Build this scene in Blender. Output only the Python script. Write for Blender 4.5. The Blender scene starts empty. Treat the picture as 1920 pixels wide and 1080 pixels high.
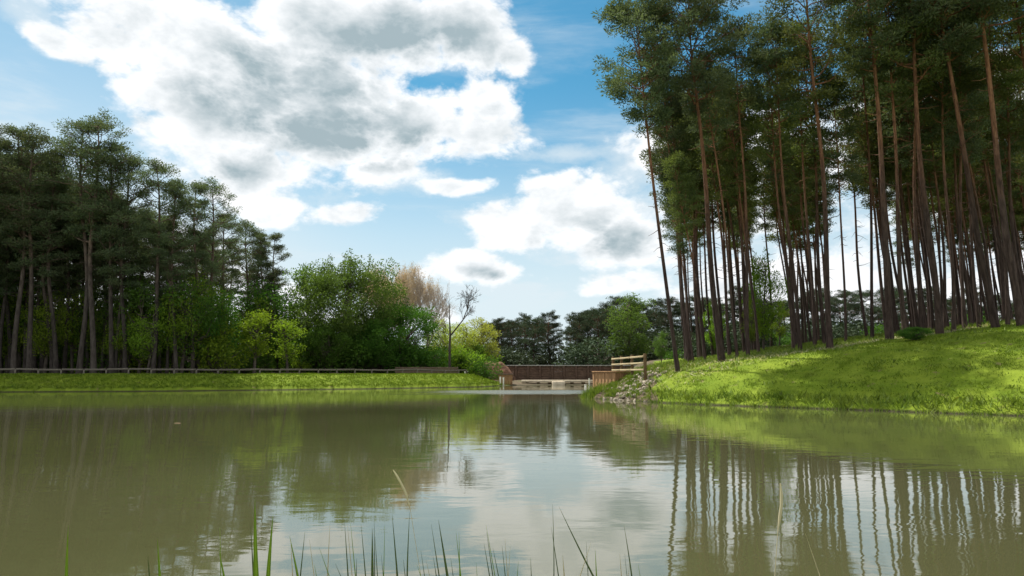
import bpy, math, random
import numpy as np
from mathutils import Vector, Matrix

R = math.radians
sc = bpy.context.scene
col = sc.collection
random.seed(7)
rng = np.random.default_rng(7)

# ------------------------------------------------------------------ camera
F = 1250.0                       # focal length in pixels of a 1920 wide frame
CAMZ = 1.5
PITCH = math.atan(158.0 / F)
cd = bpy.data.cameras.new('camera'); cam = bpy.data.objects.new('camera', cd); col.objects.link(cam)
cd.sensor_width = 36; cd.lens = F / 1920 * 36; cd.clip_start = 0.05; cd.clip_end = 6000
cam.location = (0, 0, CAMZ); cam.rotation_euler = (R(90) + PITCH, 0, 0)
sc.camera = cam

def ray(px, py):
    a = (px - 960) / F; u = (540 - py) / F
    return (a, math.cos(PITCH) - u * math.sin(PITCH), math.sin(PITCH) + u * math.cos(PITCH))
def at(px, py, D):
    d = ray(px, py); k = D / d[1]
    return Vector((d[0] * k, D, CAMZ + d[2] * k))
def onz(px, py, z=0.0):
    d = ray(px, py); k = (z - CAMZ) / d[2]
    return (d[0] * k, d[1] * k)

# ------------------------------------------------------------------ light
SUN_EL, SUN_AZ = R(62.5), R(-41)           # azimuth from +Y, negative = left
sc.view_settings.view_transform = 'Standard'; sc.view_settings.look = 'None'
sc.view_settings.gamma = 1; sc.view_settings.exposure = 0.65; sc.view_settings.use_curve_mapping = False
sl = bpy.data.lights.new('sun', 'SUN'); sl.energy = 5.0; sl.angle = R(0.5); sl.color = (1, .95, .86)
so = bpy.data.objects.new('sun', sl); col.objects.link(so)
sdir = Vector((math.sin(SUN_AZ) * math.cos(SUN_EL), math.cos(SUN_AZ) * math.cos(SUN_EL), math.sin(SUN_EL)))
so.rotation_euler = sdir.to_track_quat('Z', 'Y').to_euler(); so.location = (-20, 20, 60)

class NT:
    """small helper to write node trees"""
    def __init__(s, t): s.t = t; t.nodes.clear()
    def n(s, typ, ins=None, **kw):
        nd = s.t.nodes.new(typ)
        for k, v in kw.items(): setattr(nd, k, v)
        for k, v in (ins or {}).items():
            if isinstance(v, bpy.types.NodeSocket): s.t.links.new(v, nd.inputs[k])
            else: nd.inputs[k].default_value = v
        return nd
    def m(s, op, a, b=0.0, c=0.0, clamp=False):
        nd = s.n('ShaderNodeMath', {0: a, 1: b, 2: c}, operation=op); nd.use_clamp = clamp
        return nd.outputs[0]
    def mix(s, f, a, b, blend='MIX'):
        nd = s.n('ShaderNodeMix', data_type='RGBA', blend_type=blend)
        for i, v in ((0, f), (6, a), (7, b)):
            if isinstance(v, bpy.types.NodeSocket): s.t.links.new(v, nd.inputs[i])
            else: nd.inputs[i].default_value = v if i == 0 else (*v, 1)
        return nd.outputs[2]
    def ss(s, x, lo, hi):
        return s.n('ShaderNodeMapRange', {0: x, 1: lo, 2: hi, 3: 0.0, 4: 1.0}, interpolation_type='SMOOTHSTEP').outputs[0]
    def noise(s, vec, scale, detail=4, rough=.55, dist=0.0):
        return s.n('ShaderNodeTexNoise', {'Vector': vec, 'Scale': scale, 'Detail': detail, 'Roughness': rough, 'Distortion': dist}).outputs[0]
    def vscale(s, vec, v):
        return s.n('ShaderNodeVectorMath', {0: vec, 1: v}, operation='MULTIPLY').outputs[0]

world = bpy.data.worlds.new('World'); sc.world = world; world.use_nodes = True
def build_world():
    t = NT(world.node_tree)
    sky = t.n('ShaderNodeTexSky', sky_type='NISHITA'); sky.sun_disc = False
    sky.sun_elevation = SUN_EL; sky.sun_rotation = SUN_AZ; sky.air_density = 1.0; sky.dust_density = 0.6; sky.ozone_density = 2.0
    skyc = t.mix(1.0, sky.outputs[0], (.52, 1.22, 1.24), 'MULTIPLY')
    tc = t.n('ShaderNodeTexCoord').outputs['Generated']
    sep = t.n('ShaderNodeSeparateXYZ', {0: tc}).outputs
    az = t.m('ARCTAN2', sep[0], sep[1]); el = t.m('ARCSINE', sep[2])
    w1 = t.n('ShaderNodeTexNoise', {'Vector': tc, 'Scale': 5.0, 'Detail': 3.0}).outputs[1]
    ws = t.n('ShaderNodeSeparateXYZ', {0: w1}).outputs
    azw = t.m('ADD', az, t.m('MULTIPLY', t.m('SUBTRACT', ws[0], .5), .10))
    elw = t.m('ADD', el, t.m('MULTIPLY', t.m('SUBTRACT', ws[1], .5), .07))
    q = t.n('ShaderNodeCombineXYZ', {0: azw, 1: elw}).outputs[0]
    def blobs(lst, k):
        out = None
        for cx, cy, rx, ry in lst:
            d = ray(cx, cy); L = math.sqrt(sum(v * v for v in d))
            a0 = math.atan2(d[0], d[1]); e0 = math.asin(d[2] / L)
            c2 = 1.0 / (1 + ((cx - 960) / F) ** 2)
            ra = rx / F * c2; re = ry / F * c2 ** .5
            s = t.n('ShaderNodeVectorMath', {0: q, 1: (1 / ra, 1 / re, 0), 2: (-a0 / ra, -e0 / re, 0)}, operation='MULTIPLY_ADD').outputs[0]
            l = t.n('ShaderNodeVectorMath', {0: s}, operation='LENGTH').outputs[1]
            v = t.m('SUBTRACT', 1.0, l)
            out = v if out is None else t.m('SMOOTH_MAX', out, v, k)
        return out
    thin = blobs([(540, 370, 260, 90), (760, 340, 200, 60), (330, 340, 160, 110), (880, 420, 160, 60), (1100, 520, 260, 90), (1050, 300, 240, 26), (1180, 330, 120, 90), (80, 60, 120, 80), (640, 480, 260, 60)], .15)
    cover = blobs([(370, 60, 235, 115), (215, 85, 90, 52), (120, 92, 80, 30), (520, 150, 330, 150), (650, 50, 330, 120), (890, 75, 125, 85), (985, 120, 66, 42),
                   (360, 220, 190, 130), (480, 320, 190, 70), (590, 260, 260, 95), (770, 240, 130, 75), (922, 215, 75, 65), (908, 262, 108, 48),
                   (500, 385, 150, 34), (640, 408, 100, 26), (850, 352, 70, 20), (720, 330, 120, 34), (450, 350, 130, 60), (1085, 400, 130, 72), (960, 430, 110, 48), (1170, 440, 120, 65),
                   (890, 505, 130, 32), (1225, 290, 60, 55), (1400, 330, 240, 130), (1700, 300, 240, 150), (1950, 420, 240, 140), (1450, 540, 260, 80), (1800, 560, 300, 60),
                   (60, 560, 300, 120), (250, 470, 240, 120), (480, 560, 160, 60), (1860, 150, 110, 70), (760, 600, 160, 26), (1180, 520, 90, 26),
                   (-350, 200, 300, 160), (2400, 250, 300, 160), (400, -500, 500, 200), (1500, -700, 400, 200)], .12)
    grey = blobs([(740, 95, 250, 95), (620, 150, 220, 90), (470, 185, 200, 95), (590, 245, 240, 85), (720, 295, 200, 55), (860, 300, 80, 24), (480, 100, 120, 60), (760, 275, 120, 40), (400, 310, 110, 40),
                  (1150, 440, 110, 45), (1080, 450, 80, 30), (950, 520, 62, 18), (930, 552, 45, 13), (1450, 400, 160, 60)], .1)
    # behind and overhead, out of view: scattered cumulus, cover raised for fill light
    vec = t.vscale(tc, (1, 1, 1.7))
    big = t.noise(vec, 2.2, 2, .5)
    away = t.ss(t.m('MAXIMUM', t.m('ABSOLUTE', az), t.m('MULTIPLY', el, 1.25)), .85, 1.3)
    rest = t.m('MULTIPLY', t.m('MULTIPLY', t.m('SUBTRACT', big, .42), 5.0), away)
    rest = t.m('ADD', rest, t.m('MULTIPLY', t.m('SUBTRACT', away, 1.0), 3.0))
    cov = t.m('MAXIMUM', cover, rest)
    n1 = t.noise(vec, 9.0, 12, .62, .1)
    vo = t.n('ShaderNodeTexVoronoi', {'Vector': t.n('ShaderNodeVectorMath', {0: vec, 1: t.vscale(w1, (.12, .12, .12))}, operation='ADD').outputs[0], 'Scale': 15.0, 'Detail': 4.0, 'Roughness': .6}, feature='F1').outputs[0]
    billow = t.m('SUBTRACT', .45, vo)
    cov = t.m('ADD', cov, .20)
    dens = t.m('ADD', cov, t.m('MULTIPLY', t.m('SUBTRACT', n1, .5), 1.55))
    dens = t.m('ADD', dens, t.m('MULTIPLY', t.m('SUBTRACT', t.noise(vec, 3.5, 3, .5), .5), .8))
    dens = t.m('ADD', dens, t.m('MULTIPLY', billow, .42))
    alpha = t.ss(dens, -.14, .34)
    # relief: density toward the sun minus density here
    off = t.n('ShaderNodeVectorMath', {0: vec, 1: (-.012, 0, .022)}, operation='ADD').outputs[0]
    n2 = t.noise(off, 9.0, 6, .58, .1); n3 = t.noise(vec, 9.0, 6, .58, .1)
    rel = t.m('MULTIPLY', t.m('SUBTRACT', n3, n2), 4.5)
    # soft grey bodies, brighter rims, gentle billows
    gm = t.m('ADD', grey, t.m('MULTIPLY', t.m('SUBTRACT', t.noise(vec, 3.6, 6, .45), .5), .60))
    g = t.m('MULTIPLY', t.ss(gm, -.45, .80), .88)
    rim = t.ss(dens, .12, .85)
    g = t.m('MULTIPLY', g, rim)
    soft = t.m('MULTIPLY', t.m('SUBTRACT', t.noise(vec, 7.0, 8, .55, .1), .5), .30)
    shade = t.m('ADD', g, t.m('MULTIPLY', t.m('SUBTRACT', 0.0, rel), .48))
    shade = t.m('ADD', shade, t.m('MULTIPLY', soft, rim))
    shade = t.m('ADD', shade, t.m('MULTIPLY', rim, .10), clamp=True)
    W = 12.5
    front = t.mix(shade, (.84 * W, .855 * W, .87 * W), (.31 * W, .39 * W, .425 * W))
    # unseen clouds made brighter than the front ones, as fill on the trees
    cloud = t.mix(away, front, t.mix(t.m('MULTIPLY', shade, .5), (1.18 * W, 1.17 * W, 1.13 * W), (.7 * W, .74 * W, .78 * W)))
    # thin high veil, denser near the horizon
    cir = t.noise(t.n('ShaderNodeVectorRotate', {'Vector': t.vscale(tc, (1.0, 1.0, 5.5)), 'Angle': R(14)}, rotation_type='Y_AXIS').outputs[0], 2.6, 8, .6, .3)
    veil = t.m('MULTIPLY', t.ss(cir, .46, .78), .55)
    low = t.m('MULTIPLY', t.ss(el, .44, .05), .92)
    leftv = t.m('MULTIPLY', t.ss(az, -.15, -.60), .32)
    veil = t.m('ADD', t.m('ADD', veil, low), leftv, clamp=True)
    th = t.m('MULTIPLY', t.ss(t.m('ADD', thin, t.m('MULTIPLY', t.m('SUBTRACT', n1, .5), 2.0)), -.15, 1.0), .75)
    veil = t.m('MAXIMUM', veil, th)
    veil = t.m('MINIMUM', veil, .92)
    base = t.mix(veil, skyc, (.62 * W, .69 * W, .73 * W))
    final = t.mix(alpha, base, cloud)
    bg = t.n('ShaderNodeBackground', {0: final, 1: 0.065})
    o = t.n('ShaderNodeOutputWorld', {0: bg.outputs[0]})
build_world()
world.cycles.sampling_method = 'MANUAL'; world.cycles.sample_map_resolution = 512

# ------------------------------------------------------------------ materials
def mat(name):
    m = bpy.data.materials.new(name); m.use_nodes = True
    return m, NT(m.node_tree)
def finish(t, base, rough=.8, normal=None, spec=.3, **kw):
    ins = {'Base Color': base if isinstance(base, bpy.types.NodeSocket) else (*base, 1), 'Roughness': rough, 'Specular IOR Level': spec}
    ins.update(kw)
    if normal is not None: ins['Normal'] = normal
    b = t.n('ShaderNodeBsdfPrincipled', ins)
    t.n('ShaderNodeOutputMaterial', {0: b.outputs[0]}); return b
def foliage(name, c1, c2, trans=.35, scale=1.2, tcol=None):
    m, t = mat(name)
    oc = t.n('ShaderNodeTexCoord').outputs['Object']
    oi = t.n('ShaderNodeObjectInfo').outputs['Random']
    f = t.ss(t.noise(oc, scale, 3, .6), .3, .7)
    fine = t.noise(oc, 9.0, 1, .5)
    f = t.m('ADD', t.m('MULTIPLY', f, .6), t.m('MULTIPLY', t.ss(fine, .3, .7), .4))
    c = t.mix(f, c1, c2)
    hv = t.n('ShaderNodeHueSaturation', {'Hue': t.m('ADD', .485, t.m('MULTIPLY', oi, .03)), 'Value': t.m('ADD', .8, t.m('MULTIPLY', oi, .4)), 'Color': c}).outputs[0]
    d = t.n('ShaderNodeBsdfPrincipled', {'Base Color': hv, 'Roughness': .7, 'Specular IOR Level': .08})
    tr = t.n('ShaderNodeBsdfTranslucent', {0: t.mix(1.0, hv, tcol or (1.25, 1.3, .6), 'MULTIPLY')})
    mx = t.n('ShaderNodeMixShader', {0: trans, 1: d.outputs[0], 2: tr.outputs[0]})
    t.n('ShaderNodeOutputMaterial', {0: mx.outputs[0]})
    return m
def bark(name, low, high, z0, z1, scale=6):
    m, t = mat(name)
    oc = t.n('ShaderNodeTexCoord').outputs['Object']
    z = t.n('ShaderNodeSeparateXYZ', {0: oc}).outputs[2]
    f = t.ss(t.m('ADD', z, t.m('MULTIPLY', t.m('SUBTRACT', t.noise(oc, .8, 3), .5), 6.0)), z0, z1)
    c = t.mix(f, low, high)
    pl = t.noise(t.vscale(oc, (1, 1, .28)), scale, 6, .7)
    c = t.mix(t.ss(pl, .35, .62), t.mix(1.0, c, (.42, .40, .40), 'MULTIPLY'), c)
    oi = t.n('ShaderNodeObjectInfo').outputs['Random']
    c = t.n('ShaderNodeHueSaturation', {'Value': t.m('ADD', .75, t.m('MULTIPLY', oi, .5)), 'Color': c}).outputs[0]
    bp = t.n('ShaderNodeBump', {'Strength': .8, 'Distance': .04, 'Height': pl})
    finish(t, c, .9, bp.outputs[0], .15)
    return m
M = {}
M['pine_needles'] = foliage('pine_needles', (.054, .084, .046), (.112, .140, .068), .36, .9, (1.2, 1.15, .7))
M['pine_warm'] = foliage('pine_warm', (.060, .088, .032), (.122, .148, .054), .38, .9, (1.25, 1.15, .5))
M['willow'] = foliage('willow', (.055, .115, .020), (.13, .20, .055), .42)
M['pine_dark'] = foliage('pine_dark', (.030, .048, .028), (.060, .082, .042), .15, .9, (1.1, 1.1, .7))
M['bush'] = foliage('bush', (.032, .085, .012), (.075, .145, .022), .36)
M['lime'] = foliage('lime', (.11, .195, .016), (.20, .29, .03), .46)
M['midgreen'] = foliage('midgreen', (.085, .148, .014), (.175, .25, .03), .48)
M['yellowgreen'] = foliage('yellowgreen', (.24, .29, .05), (.36, .39, .09), .46)
M['copper'] = foliage('copper', (.46, .37, .24), (.60, .50, .34), .4, 1.2, (1, .9, .7))
M['pine_bark'] = bark('pine_bark', (.062, .044, .037), (.21, .105, .058), 5, 14)
M['dull_bark'] = bark('dull_bark', (.060, .051, .045), (.135, .098, .075), 5, 14)
M['grey_bark'] = bark('grey_bark', (.10, .085, .07), (.13, .11, .09), 2, 10)
M['pale_bark'] = bark('pale_bark', (.30, .25, .20), (.44, .37, .30), 2, 8)

def m_grass(name, c1, c2, straw=(.30, .27, .10)):
    m, t = mat(name)
    oc = t.n('ShaderNodeTexCoord').outputs['Object']
    c = t.mix(t.ss(t.noise(oc, .9, 5, .65), .3, .7), c1, c2)
    c = t.mix(t.m('MULTIPLY', t.ss(t.noise(oc, 5.0, 3, .6), .55, .8), .5), c, straw)
    c = t.mix(t.m('MULTIPLY', t.ss(t.noise(oc, .45, 5, .7), .5, .72), .55), c, tuple(v * .8 + w * .2 for v, w in zip(c1, straw)))
    d = t.n('ShaderNodeBsdfPrincipled', {'Base Color': c, 'Roughness': .6, 'Specular IOR Level': .2})
    tr = t.n('ShaderNodeBsdfTranslucent', {0: t.mix(1.0, c, (1.2, 1.2, .5), 'MULTIPLY')})
    mx = t.n('ShaderNodeMixShader', {0: .3, 1: d.outputs[0], 2: tr.outputs[0]})
    t.n('ShaderNodeOutputMaterial', {0: mx.outputs[0]})
    return m
M['grass'] = m_grass('grass', (.090, .152, .007), (.155, .220, .018))
M['edge_grass'] = m_grass('edge_grass', (.085, .15, .016), (.16, .22, .03), (.26, .22, .10))
M['reed'] = m_grass('reed', (.14, .26, .015), (.24, .36, .03), (.2, .28, .03))
M['dark_reed'] = m_grass('dark_reed', (.06, .10, .03), (.12, .17, .05), (.14, .15, .06))
M['dry_reed'] = m_grass('dry_reed', (.42, .38, .26), (.58, .54, .38), (.6, .56, .4))

def m_ground():
    m, t = mat('ground')
    oc = t.n('ShaderNodeTexCoord').outputs['Object']
    a = t.n('ShaderNodeAttribute', attribute_name='grass').outputs['Fac']
    n = t.noise(oc, .7, 6, .65); n2 = t.noise(oc, 6, 5, .7)
    gr = t.mix(t.ss(n, .3, .7), (.090, .140, .008), (.150, .200, .018))
    gr = t.mix(t.m('MULTIPLY', t.ss(n2, .5, .75), .7), gr, (.07, .11, .015))
    gr = t.mix(t.ss(t.noise(oc, 1.7, 6, .7), .60, .70), gr, (.15, .12, .06))
    fl = t.mix(t.ss(n2, .35, .65), (.055, .042, .028), (.13, .10, .065))
    fl = t.mix(t.ss(n, .5, .7), fl, (.05, .075, .02))
    fac = t.ss(t.m('ADD', a, t.m('MULTIPLY', t.m('SUBTRACT', n, .5), .5)), .35, .65)
    c = t.mix(fac, fl, gr)
    z = t.n('ShaderNodeSeparateXYZ', {0: oc}).outputs[2]
    c = t.mix(t.ss(t.m('ADD', z, t.m('MULTIPLY', n2, .1)), .17, .06), c, (.035, .032, .018))
    bp = t.n('ShaderNodeBump', {'Strength': .7, 'Distance': .08, 'Height': n2})
    finish(t, c, .9, bp.outputs[0], .1); return m
M['ground'] = m_ground()

def m_water():
    m, t = mat('water')
    oc = t.n('ShaderNodeTexCoord').outputs['Object']
    s = t.n('ShaderNodeSeparateXYZ', {0: oc}).outputs
    a = t.noise(t.vscale(oc, (.8, 1.6, 1)), 1.1, 3, .5, .4)
    b = t.noise(t.vscale(oc, (.7, 1.5, 1)), 4.5, 3, .6, .3)
    calm = t.ss(t.noise(t.vscale(oc, (.05, .12, 1)), 1.0, 3, .5), .35, .65)      # cat's paws
    h = t.m('ADD', a, t.m('MULTIPLY', b, t.m('ADD', .06, t.m('MULTIPLY', calm, .14))))
    # wind ruffled lane across the far water
    wob = t.m('MULTIPLY', t.m('SUBTRACT', t.noise(t.vscale(oc, (.15, .4, 1)), 1, 4), .5), 8.0)
    yy = t.m('ADD', s[1], wob)
    lane = t.m('MULTIPLY', t.ss(yy, 45.5, 48.5), t.ss(yy, 58.5, 55.5))
    lane = t.m('MULTIPLY', lane, t.ss(t.m('ADD', s[0], wob), -9.0, -3.0))
    fine = t.noise(t.vscale(oc, (1, 1.4, 1)), 7.0, 4, .7)
    h2 = t.m('ADD', h, t.m('MULTIPLY', t.m('MULTIPLY', fine, lane), 7.0))
    bp = t.n('ShaderNodeBump', {'Strength': 1.0, 'Distance': .0042, 'Height': h2})
    c = t.mix(t.ss(t.noise(oc, .12, 4), .3, .7), (.050, .052, .022), (.061, .063, .029))
    finish(t, c, t.m('ADD', .025, t.m('MULTIPLY', lane, .22)), bp.outputs[0], .5, IOR=1.92)
    return m
M['water'] = m_water()

def m_wood(name, c1, c2, sc_=8, axis=(1, 1, 1)):
    m, t = mat(name)
    oc = t.n('ShaderNodeTexCoord').outputs['Object']
    n = t.noise(t.vscale(oc, axis), sc_, 6, .7)
    c = t.mix(t.ss(n, .3, .7), c1, c2)
    bp = t.n('ShaderNodeBump', {'Strength': .5, 'Distance': .02, 'Height': n})
    finish(t, c, .85, bp.outputs[0], .2); return m
M['weathered'] = m_wood('weathered', (.075, .066, .055), (.15, .135, .11), 3, (1, 1, 4))
M['new_wood'] = m_wood('new_wood', (.30, .24, .14), (.46, .38, .23), 4, (1, 1, 5))
M['brown_board'] = m_wood('brown_board', (.085, .06, .042), (.16, .12, .085), 3, (1, 1, 4))
M['dark_wood'] = m_wood('dark_wood', (.07, .045, .02), (.13, .085, .04), 6, (3, 3, 1))
M['rust_board'] = m_wood('rust_board', (.20, .115, .055), (.34, .20, .10), 2.5, (4, 4, .6))
M['red_timber'] = m_wood('red_timber', (.075, .048, .036), (.15, .096, .07), 1.6, (1, 1, 2.2))
M['red_earth'] = m_wood('red_earth', (.09, .046, .03), (.19, .10, .06), 1.3)
M['concrete'] = m_wood('concrete', (.40, .34, .25), (.60, .52, .40), 2)
M['stone'] = m_wood('stone', (.10, .08, .05), (.42, .37, .29), 2.2)
M['white_paint'] = m_wood('white_paint', (.60, .60, .50), (.80, .80, .72), 5)
M['grey_rail'] = m_wood('grey_rail', (.25, .25, .24), (.40, .40, .38), 5)

# ------------------------------------------------------------------ mesh helpers
def link(name, me, m, parent=None):
    o = bpy.data.objects.new(name, me); col.objects.link(o)
    if m: me.materials.append(m)
    if parent: o.parent = parent
    return o
def np_mesh(name, V, faces, m=None, parent=None, smooth=False):
    """V (n,3); faces: list of (k,c) int arrays"""
    me = bpy.data.meshes.new(name)
    V = np.asarray(V, dtype=np.float32)
    me.vertices.add(len(V)); me.vertices.foreach_set('co', V.ravel())
    loops = np.concatenate([f.ravel() for f in faces]).astype(np.int32)
    sizes = np.concatenate([np.full(len(f), f.shape[1]) for f in faces]).astype(np.int32)
    starts = np.concatenate([[0], np.cumsum(sizes)[:-1]]).astype(np.int32)
    me.loops.add(len(loops)); me.loops.foreach_set('vertex_index', loops)
    me.polygons.add(len(sizes)); me.polygons.foreach_set('loop_start', starts)
    me.update(calc_edges=True)
    if smooth: me.polygons.foreach_set('use_smooth', np.ones(len(sizes), dtype=bool))
    me.validate()
    return link(name, me, m, parent)
def nrm(a): return a / (np.linalg.norm(a, axis=-1, keepdims=True) + 1e-9)

class Tubes:
    def __init__(s): s.V = []; s.Fq = []; s.n = 0
    def add(s, P, rad, sides=6):
        P = np.asarray(P, float); rad = np.asarray(rad, float)
        T = nrm(np.gradient(P, axis=0))
        ref = np.array([0.31, 0.95, 0.05]) if abs(T[0][1]) < .9 else np.array([1., 0, 0])
        U = nrm(np.cross(T, ref)); W = np.cross(T, U)
        a = np.arange(sides) * 2 * math.pi / sides
        ring = P[:, None, :] + rad[:, None, None] * (np.cos(a)[None, :, None] * U[:, None, :] + np.sin(a)[None, :, None] * W[:, None, :])
        k = len(P); s.V.append(ring.reshape(-1, 3))
        i = np.arange(k - 1)[:, None] * sides; j = np.arange(sides)[None, :]; j2 = (j + 1) % sides
        q = np.stack([i + j, i + j2, i + sides + j2, i + sides + j], -1).reshape(-1, 4) + s.n
        s.Fq.append(q); s.n += k * sides
    def build(s, name, m, parent=None):
        return np_mesh(name, np.concatenate(s.V), [np.concatenate(s.Fq)], m, parent, True)

def leaves(P, D, L, Wd):
    n = len(P); side = nrm(np.cross(D, rng.normal(size=(n, 3))))
    L = np.broadcast_to(L, n)[:, None]; Wd = np.broadcast_to(Wd, n)[:, None]
    V = np.stack([P, P + D * L * .5 + side * Wd * .5, P + D * L, P + D * L * .5 - side * Wd * .5], 1).reshape(-1, 3)
    Fc = np.arange(n * 4).reshape(-1, 4)
    return V, Fc

class Boxes:
    def __init__(s): s.V = []; s.Fq = []; s.n = 0
    def box(s, c, size, rz=0.0, rx=0.0, bev=.0):
        x, y, z = [v / 2 for v in size]
        if bev <= 0: bev = min(size) * .08
        b = bev
        V = []
        for sx in (-1, 1):
            for sy in (-1, 1):
                for sz in (-1, 1):
                    V += [(sx * x, sy * (y - b), sz * (z - b)), (sx * (x - b), sy * y, sz * (z - b)), (sx * (x - b), sy * (y - b), sz * z)]
        import bmesh
        bm = bmesh.new()
        vs = [bm.verts.new(v) for v in V]
        h = bmesh.ops.convex_hull(bm, input=vs)
        bm.transform(Matrix.Translation(c) @ Matrix.Rotation(rz, 4, 'Z') @ Matrix.Rotation(rx, 4, 'Y'))
        bm.verts.index_update(); s.V.append(np.array([v.co[:] for v in bm.verts]))
        s.Fq.append(np.array([[v.index for v in f.verts] for f in bm.faces if len(f.verts) == 3]) + s.n)
        s.n += len(bm.verts); bm.free()
    def build(s, name, m, parent=None):
        return np_mesh(name, np.concatenate(s.V), [np.concatenate(s.Fq)], m, parent)

def tag(o, label=None, cat=None, group=None, kind=None):
    if label: o['label'] = label
    if cat: o['category'] = cat
    if group: o['group'] = group
    if kind: o['kind'] = kind
    return o
def empty(name, loc=(0, 0, 0)):
    o = bpy.data.objects.new(name, None); o.location = loc; o.empty_display_size = .3; col.objects.link(o); return o
def children(o): return [c for c in o.children]
def copy_tree(o, parent=None):
    c = o.copy(); col.objects.link(c)
    if parent: c.parent = parent
    for ch in kids.get(o.name, []):
        copy_tree(ch, c)
    return c
kids = {}

# ------------------------------------------------------------------ terrain
left_shore = [onz(px, py) for px, py in ((-420, 741), (0, 735), (250, 734), (490, 731.5), (700, 729), (900, 725.5))]
shore = [(-75, -2.0), (-70, 34)] + left_shore + [(-1.0, 77), (4, 80), (9.5, 80), (7.5, 60), (5.4, 48), (4.6, 42), (4.9, 38.5)] + \
        [onz(px, py) for px, py in ((1186, 752), (1300, 758), (1500, 765), (1700, 772), (1920, 780))] + [(29, 13), (42, 2), (30, -1.5), (6, 2.0), (-8, 2.0)]
SH = np.array(shore)
def sdist(x, y):
    """signed distance to the lake outline, positive on land"""
    x = np.asarray(x, float); y = np.asarray(y, float)
    d2 = np.full(x.shape, 1e18); inside = np.zeros(x.shape, bool)
    n = len(SH)
    for i in range(n):
        ax, ay = SH[i]; bx, by = SH[(i + 1) % n]
        ex, ey = bx - ax, by - ay
        t = np.clip(((x - ax) * ex + (y - ay) * ey) / (ex * ex + ey * ey), 0, 1)
        d2 = np.minimum(d2, (x - ax - t * ex) ** 2 + (y - ay - t * ey) ** 2)
        if ey != 0:
            c = ((ay > y) != (by > y)) & (x < ex * (y - ay) / ey + ax)
            inside ^= c
    d = np.sqrt(d2)
    return np.where(inside, -d, d)
def smin(a, b, k):
    h = np.clip(.5 + .5 * (b - a) / k, 0, 1)
    return b * (1 - h) + a * h - k * h * (1 - h)
def height(x, y):
    x = np.asarray(x, float); y = np.asarray(y, float)
    d = sdist(x, y)
    d = d + (.16 * np.sin(x * 2.7 + 1.1) * np.sin(y * 3.1) + .12 * np.sin(x * 6.1 + y * 4.7) * np.sin(y * 5.3 - x * 2.2)) * (np.abs(d) < 6)
    wob = .10 * np.sin(x * .9 + 1.3 * np.sin(y * .5)) * np.sin(y * .8 + .7) + .05 * np.sin(x * 2.3 + y * 1.7)
    dp = np.maximum(d, 0)
    # right bank
    zc = np.clip(.55 + .127 * x, 1.25, 5.2)
    zr = smin(.12 + 5.2 * (1 - np.exp(-dp / 10.5)), zc, .35)
    zr = zr + .55 * wob * np.clip(dp / 3, 0, 1)
    # left bank
    zl = np.minimum(.22 + dp * .36, 1.25 + .01 * np.minimum(dp, 20)) + wob * .35 * np.clip(dp / 3, 0, 1)
    zl = np.maximum(zl, 0)
    # far end and near bank
    zf = np.minimum(.05 + dp * .07, .45)
    zf = np.where(y > 93, 1.5, zf)
    zn = np.minimum(dp * .12, .35)
    isr = (x > 3.6 + np.clip((y - 44), 0, 60) * .3) & (y > 8)
    isfar = (~isr) & (((y > 76) & (x > -5.0)) | ((y > 44) & (x > 3)))
    z = np.where(isr, zr, np.where(isfar, zf, zl))
    z = np.where((y < 8) & (x < 25) & (x > -60), zn, z)
    z = np.where(d < 0, np.maximum(d * .35, -1.8) - .02, z)
    return z
def H1(x, y): return float(height(np.array([x]), np.array([y]))[0])

def axis_pts(segs):
    out = []
    for a, b, s in segs: out += list(np.arange(a, b, s))
    out.append(segs[-1][1]); return np.array(out)
gx = axis_pts([(-2500, -300, 200), (-300, -90, 15), (-90, -45, 1.5), (-45, 45, .45), (45, 90, 1.5), (90, 300, 15), (300, 2500, 200)])
gy = axis_pts([(-600, -40, 80), (-40, -4, 3), (-4, 5, .5), (5, 18, 1.0), (18, 100, .45), (100, 200, 3), (200, 500, 30), (500, 4000, 250)])
GX, GY = np.meshgrid(gx, gy)
GZ = height(GX, GY)
far_flat = np.clip((np.hypot(GX, GY - 40) - 140) / 100, 0, 1)
GZ = GZ * (1 - far_flat) + np.minimum(GZ, 1.3) * far_flat
nx, ny = len(gx), len(gy)
ii = (np.arange(ny - 1)[:, None] * nx + np.arange(nx - 1)[None, :])
fq = np.stack([ii, ii + 1, ii + nx + 1, ii + nx], -1).reshape(-1, 4)
ground = np_mesh('ground', np.stack([GX, GY, GZ], -1).reshape(-1, 3), [fq], M['ground'], None, True)
tag(ground, kind='structure')
GD = sdist(GX, GY)
def crest_d(x): return np.clip(3.0 + (x - 8) * .85, 3.0, 20)       # how far the right bank's turf reaches
def grassmask(x, y, d):
    right = (x > .212 * y) & (y > 8)
    left = (x < 1) & (y > 25) & (x < 0)
    g = np.where(right, np.clip((crest_d(x) - d) / 1.5 + .5, 0, 1), 0)
    g = np.where(left, np.clip((5.2 - d) / 1.0 + .5, 0, 1), g)
    g = np.where(y < 8, 1, g)
    return g
att = ground.data.attributes.new('grass', 'FLOAT', 'POINT')
att.data.foreach_set('value', grassmask(GX, GY, GD).ravel().astype(np.float32))

wx = np.linspace(-110, 60, 3); wy = np.linspace(-12, 90, 3)
water = np_mesh('water', [(-110, -12, 0), (60, -12, 0), (60, 90, 0), (-110, 90, 0)], [np.array([[0, 1, 2, 3]])], M['water'])
tag(water, kind='structure')

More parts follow.
